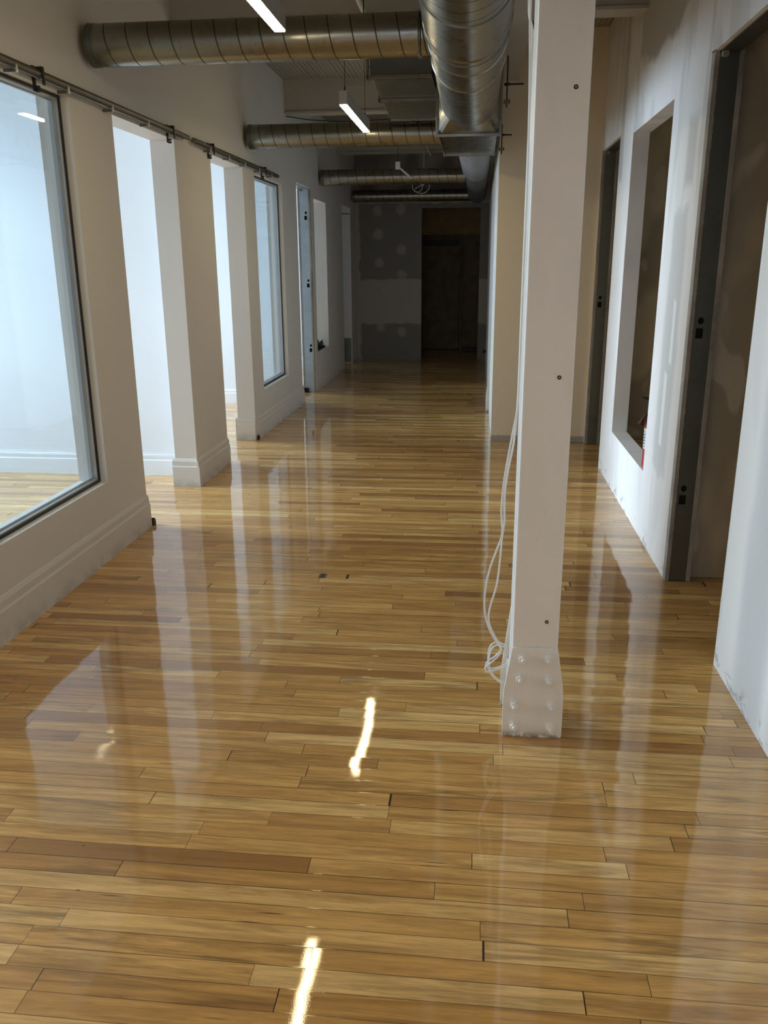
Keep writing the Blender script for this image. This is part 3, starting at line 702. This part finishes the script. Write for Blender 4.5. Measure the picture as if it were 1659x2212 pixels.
bm = NB(); tube(bm, [(-.027, 7.621, TZ - .02), (-.027, 8.40, TZ - .022), (-.027, 8.60, TZ - .03), (-.03, 8.72, TZ - .035), (-.035, 8.79, TZ - .035)], [.090, .090, .088, .070, .030], 48); obj('duct_elbow', bm, M_WRAPD, t, smooth=True)

# rectangular duct on the left flank of the trunk
t = thing('rectangular_duct', 'dull rectangular duct with two flanges, left of the big round duct', 'duct', (-.33, 4.2, 1.715))
xl, xr = -.455, -.2035
bm = NB(); prism(bm, [(xl + .004, 3.68), (xr, 3.68), (xr, 4.752), (xl - .020, 4.752)], 'z', 1.722, 1.90); obj('duct_box', bm, M_GALVD, t, bevel=.002)
for y0 in (3.672, 4.17, 4.725):
    d = -.018 * (y0 - 3.6)
    bm = NB(); box(bm, (xl + d - .008, y0, 1.708), (xr + .002, y0 + .030, 1.7215)); box(bm, (xl + d - .010, y0, 1.708), (xl + d - .0015, y0 + .030, 1.905)); obj('duct_flange', bm, M_GALV, t, bevel=.001)

# strut hangers on the far side of the trunk
def hanger(y, z, label, up=.11, arm=.07):
    t = thing('duct_hanger', label, 'hanger', (.10, y, z), 'steel duct hangers')
    bm = NB(); box(bm, (.0905, y - .012, z - .075), (.118, y + .012, z - .060)); obj('strut', bm, M_CONDUIT, t, bevel=.001)
    bm = NB(); tube(bm, [(.104, y, z - .09), (.104, y, z + up)], .0028, 8); obj('threaded_rod', bm, M_BLACK, t)
    bm = NB(); tube(bm, [(.0905, y, z), (.104 + arm, y, z)], .0036, 8); obj('cross_rod', bm, M_BLACK, t)
    bm = NB(); tube(bm, [(.1, y, z - .006), (.1, y, z + .006)], .007, 6); tube(bm, [(.108, y, z), (.114, y, z)], .007, 6); obj('nut', bm, M_BLACK, t)
hanger(3.95, 1.725, 'black rod and strut hanger on the right of the round duct, the nearer')
hanger(4.66, 1.622, 'black rod and strut hanger beside the duct box, the farther', .05, .05)

# ------------------------------------------------------------------ linear lamps
def lamp(y0, y1, label):
    x0, x1, z0 = -.613, -.578, 1.652
    t = thing('linear_lamp', label, 'lamp', ((x0 + x1) / 2, (y0 + y1) / 2, z0), 'hanging linear lamps')
    bm = NB(); box(bm, (x0, y0, z0 + .0035), (x1, y1, z0 + .058)); obj('lamp_housing', bm, M_FIXT, t, bevel=.001)
    bm = NB(); box(bm, (x0 + .002, y0 + .003, z0), (x1 - .002, y1 - .003, z0 + .0034)); obj('diffuser', bm, M_DIFF, t)
    for y in (y0 + .06, y1 - .06):
        bm = NB(); tube(bm, [((x0 + x1) / 2, y, z0 + .058), ((x0 + x1) / 2, y, ZC - .001)], .0012, 6); wv = obj('suspension_wire', bm, M_BLACK, t)
        bm = NB(); tube(bm, [((x0 + x1) / 2, y, z0 + .0582), ((x0 + x1) / 2, y, z0 + .085)], .003, 8); obj('wire_grip', bm, M_BLACK, wv)
    return t
l1 = lamp(1.905, 2.700, 'lit linear lamp hanging over the first cross duct')
dup(l1, (0, 1.990, 0), 'lit linear lamp hanging farther off, before the second cross duct')

dup(l1, (0, -1.990, 0), 'lit linear lamp hanging over the viewpoint, out of frame')  # two unseen lamps continue the row, added to light the near end
dup(l1, (0, -3.980, 0), 'lit linear lamp hanging well behind the viewpoint, out of frame')

# rods and pipes under the ceiling
bm = NB(); tube(bm, [(-.425, 3.30, 1.727), (-.425, 3.30, ZC - .001)], .0022, 6); tag(obj('hanger_rod', bm, M_BLACK, base=(-.425, 3.3, 1.7)), 'thin black rod hanging left of the rectangular duct', 'rod')
bm = NB(); tube(bm, [(-.462, -.5, 1.925), (-.462, 3.70, 1.925)], .0090, 14); o = obj('ceiling_pipe', bm, M_WHITEPL, smooth=True, base=(-.462, 2, 1.925)); tag(o, 'off-white pipe under the ceiling above the first cross duct', 'pipe')
bm = NB(); tube(bm, [(-.44, 6.1, 1.905), (-.44, 7.92, 1.905)], .006, 10); tag(obj('ceiling_pipe', bm, M_WHITEPL, smooth=True, base=(-.44, 7, 1.9)), 'thin off-white pipe under the ceiling beyond the second beam', 'pipe')
t = thing('pipe_bracket', 'small white bracket on a slanting strut above the third cross duct', 'bracket', (-.60, 6.6, 1.72))
bm = NB(); box(bm, (-.622, 6.55, 1.66), (-.588, 6.58, 1.71)); obj('bracket_plate', bm, M_WHITEPL, t)
bm = NB(); tube(bm, [(-.605, 6.565, 1.71), (-.605, 6.565, ZC - .001)], .002, 6); obj('bracket_rod', bm, M_BLACK, t)
bm = NB(); tube(bm, [(-.590, 6.58, 1.668), (-.535, 6.86, 1.632), (-.53, 6.93, 1.63)], .007, 8); obj('bracket_strut', bm, M_WHITEPL, t)
bm = NB()
pts = [(-.60, 7.9, 1.70)] + [(-.555 + .045 * math.cos(a) , 7.9 + .02 * math.sin(a * .5), 1.645 + .040 * math.sin(a)) for a in [math.pi + k * math.pi / 7 for k in range(8)]] + [(-.50, 7.9, 1.67), (-.53, 7.92, 1.655), (-.575, 7.9, 1.63), (-.56, 7.88, 1.60), (-.50, 7.9, 1.592), (-.455, 7.9, 1.625), (-.45, 7.9, 1.67), (-.47, 7.9, 1.70)]
tube(bm, smooth_path(pts, 4), .0028, 6)
t = thing('cable_coil', 'small coil of white cable hanging between the third and fourth cross ducts', 'cable', (-.53, 7.9, 1.65)); obj('coiled_cable', bm, M_CABLE, t, smooth=True)
bm = NB(); box(bm, (-.525, 7.885, 1.662), (-.495, 7.915, 1.69)); obj('cable_plug', bm, M_WHITEPL, t)
bm = NB(); tube(bm, [(-.50, 7.9, 1.69), (-.50, 7.94, 1.936)], .0028, 6); obj('cable_drop', bm, M_CABLE, t)
bm = NB(); tube(bm, smooth_path([(-1.278, 5.86, 1.925), (-1.10, 5.84, 1.895), (-.85, 5.82, 1.878), (-.62, 5.82, 1.885), (-.47, 5.83, 1.90)], 6), .003, 6)
tag(obj('sagging_cable', bm, M_BLACK, smooth=True, base=(-.9, 5.84, 1.89)), 'black cable sagging under the second ceiling beam', 'cable')

# ------------------------------------------------------------------ conduit rails above the left doorways
def rail(y0, y1, clips, brackets, label):
    x = LX + .021; z = 1.524
    t = thing('conduit_rail', label, 'conduit', (x, (y0 + y1) / 2, z), 'conduit rails on the left wall')
    bm = NB(); tube(bm, [(x, y0, z), (x, y1, z)], .0105, 16); obj('conduit', bm, M_CONDUIT, t, smooth=True)
    bm = NB(); tube(bm, [(x + .002, y0 + .02, z - .0135), (x + .002, y1 - .06, z - .0135)], .0026, 8); obj('wire', bm, M_GALV, t, smooth=True)
    for y in clips:
        bm = NB(); box(bm, (LX + .0005, y - .004, z - .026), (x + .010, y + .004, z - .0175)); c = obj('clip', bm, M_CONDUIT, t)
        bm = NB(); prism(bm, [(y + .004, z - .024), (y + .016, z - .024), (y + .010, z - .004)], 'x', x + .0092, x + .0125); obj('clip_tab', bm, M_WHITEPL, c)
    for y in brackets:
        bm = NB(); box(bm, (LX + .0005, y - .006, z - .045), (LX + .006, y + .006, z + .022)); box(bm, (LX + .006, y - .006, z + .0095), (x + .013, y + .006, z + .018)); box(bm, (x + .0095, y - .006, z - .030), (x + .013, y + .006, z + .0095)); c = obj('bracket', bm, M_BLACK, t)
        bm = NB()
        for zz in (z - .034, z - .044): tube(bm, [(LX + .006, y, zz), (LX + .018, y, zz)], .0042, 8)
        obj('bracket_screw', bm, M_BLACK, c)
rail(2.17, 3.788, [2.36, 2.66, 2.981, 3.306], [2.515, 3.589], 'dull conduit rail above the first doorway, the nearer of the two')
rail(3.868, 5.484, [4.07, 4.376, 4.677, 4.978, 5.275], [4.128, 5.139], 'dull conduit rail above the second doorway, the farther of the two')

# ------------------------------------------------------------------ small things
# fire extinguisher on the sill of the right wall opening
ex, ey, ez = .6725, 3.170, .2505
t = thing('fire_extinguisher', 'small red fire extinguisher with a paper label on the right opening sill', 'fire extinguisher', (ex, ey, ez))
prof = [(0.0, .033), (.004, .0365), (.10, .0365), (.155, .0365), (.170, .033), (.182, .022), (.188, .013), (.194, .012)]
bm = NB(); tube(bm, [(ex, ey, ez + a) for a, _ in prof], [r for _, r in prof], 32); obj('cylinder', bm, M_RED, t, smooth=True)
bm = NB(); n = 40
tube(bm, [(ex, ey, ez + .072), (ex, ey, ez + .150)], .0369, n, caps=False); lb = obj('label', bm, M_LABEL, t, smooth=True)
bm = NB()
for k in range(5):
    for zz in range(6):
        a = math.radians(150 + k * 22); c, s = math.cos(a), math.sin(a); z0 = ez + .080 + zz * .011
        p = Vector((ex + .0371 * c, ey + .0371 * s, z0)); d = Vector((-s, c, 0)) * .0045
        hh = random.uniform(.002, .005)
        vs_ = [bm.verts.new((p + d * q + Vector((c, s, 0)) * e + Vector((0, 0, h))) * S) for e in (0, .0003) for q, h in ((-1, 0), (1, 0), (1, hh), (-1, hh))]
        for f in ((0, 1, 2, 3), (7, 6, 5, 4), (0, 4, 5, 1), (1, 5, 6, 2), (2, 6, 7, 3), (3, 7, 4, 0)): bm.faces.new([vs_[i] for i in f])
obj('label_print', bm, M_BLACK, lb)
bm = NB(); box(bm, (ex - .014, ey - .008, ez + .194), (ex + .014, ey + .008, ez + .214)); obj('valve', bm, M_BLACK, t, bevel=.001)
bm = NB(); prism(bm, [(ex - .056, ez + .263), (ex - .02, ez + .252), (ex + .02, ez + .250), (ex + .02, ez + .259), (ex - .02, ez + .262), (ex - .056, ez + .268)], 'y', ey - .007, ey + .007); obj('lever', bm, M_BLACK, t)
bm = NB(); prism(bm, [(ex - .030, ez + .224), (ex + .016, ez + .226), (ex + .016, ez + .240), (ex - .030, ez + .240)], 'y', ey - .007, ey + .007); obj('carry_handle', bm, M_BLACK, t)
bm = NB(); tube(bm, [(ex + .004, ey, ez + .214), (ex + .004, ey, ez + .2505)], .006, 10); obj('valve_stem', bm, M_BLACK, t)
bm = NB(); tube(bm, smooth_path([(ex - .014, ey, ez + .206), (ex - .034, ey, ez + .200), (ex - .046, ey - .002, ez + .182), (ex - .054, ey - .002, ez + .164)], 5), [.0045] * 9 + [.0055, .0065, .0075, .0085, .0095, .0105, .0115], 12); obj('hose', bm, M_HORN, t, smooth=True)

# black steel offcuts lying on the far left sill
def offcut(a, b, w_, h_, label, ang=0.0):
    t = thing('steel_offcut', label, 'steel offcut', ((a[0] + b[0]) / 2, (a[1] + b[1]) / 2, a[2]), 'black steel offcuts on the far sill')
    a = Vector(a); b = Vector(b); d = (b - a).normalized(); s = d.cross(Vector((0, 0, 1))).normalized()
    def slab(bm, s0, s1, z0, z1):
        v = []
        for e in (a, b):
            for ss, zz in ((s0, z0), (s1, z0), (s1, z1), (s0, z1)): v.append(bm.verts.new((e + s * ss + Vector((0, 0, zz))) * S))
        for f in ((3, 2, 1, 0), (4, 5, 6, 7), (0, 1, 5, 4), (1, 2, 6, 5), (2, 3, 7, 6), (3, 0, 4, 7)): bm.faces.new([v[i] for i in f])
    bm = NB(); slab(bm, -w_, w_, 0, .004); obj('channel_web', bm, M_BLACK, t)
    bm = NB(); slab(bm, -w_, -w_ + .004, .0042, h_); obj('channel_flange', bm, M_BLACK, t)
    bm = NB(); slab(bm, w_ - .004, w_, .0042, h_); obj('channel_flange', bm, M_BLACK, t)
offcut((-1.335, 6.80, .3115), (-1.350, 7.28, .3115), .024, .030, 'black steel channel offcut lowest in the pile on the far sill')
offcut((-1.300, 6.79, .3125), (-1.296, 7.14, .3125), .009, .020, 'narrow black offcut along the front edge of the far sill')
offcut((-1.318, 6.83, .3425), (-1.345, 7.25, .3425), .020, .024, 'black steel channel offcut on top of the pile on the far sill')

# plywood head and door in the dark recess
t = thing('recess_door', 'dark brown door closing the unlit recess at the corridor end', 'door', (-.43, 10.2, 0))
bm = NB(); box(bm, (-.66, 10.20, .012), (-.215, 10.235, 1.275)); obj('door_leaf', bm, M_DARKDOOR, t, bevel=.002)
bm = NB(); box(bm, (-.72, 10.195, .0), (-.67, 10.249, 1.30)); box(bm, (-.205, 10.195, .0), (-.185, 10.249, 1.30)); box(bm, (-.67, 10.195, 1.282), (-.205, 10.249, 1.30)); obj('door_frame', bm, M_DARKDOOR, t)
bm = NB(); box(bm, (-.66, 10.185, 1.185), (-.225, 10.199, 1.255)); obj('door_rail', bm, M_BLACK, t)
bm = NB(); box(bm, (-.89, 10.21, 1.31), (.21, 10.245, 1.75)); tag(obj('plywood_sheet', bm, M_PLY, base=(-.34, 10.22, 1.31)), 'brown plywood sheet above the dark recess door', 'plywood')
bm = NB(); box(bm, (-.17, 10.05, 0), (.20, 10.15, .03)); tag(obj('timber_block', bm, M_BLACK, base=(0, 10.1, 0)), 'dark timber lying on the floor inside the unlit recess', 'timber')
# small hook on the far right return of the end wall
t = thing('wall_hook', 'small dark valve knob on the far right corridor wall', 'knob', (.09, 8.2, .17))
bm = NB(); tube(bm, [(.0975, 8.2, .175), (.075, 8.2, .175)], .006, 8); obj('knob_stem', bm, M_BLACK, t)
bm = NB(); tube(bm, [(.072, 8.2, .160), (.072, 8.2, .192)], .010, 8); obj('knob_head', bm, M_BLACK, t)
# thin cable lying along the baseboard tops of the first room
bm = NB(); tube(bm, smooth_path([(-3.4, 3.862, .110)] + [(-3.2 + k * .26, 3.855 - .004 * math.sin(k * 1.7), .111 + .006 * math.sin(k * 2.1)) for k in range(7)] + [(-1.42, 3.862, .109)], 5), .0022, 6)
tag(obj('wall_cable', bm, M_CABLE, smooth=True, base=(-2.4, 3.86, .11)), 'thin pale cable along the baseboard of the first bright room', 'cable')
for o in bpy.data.objects:
    if '_b' in o: del o['_b']
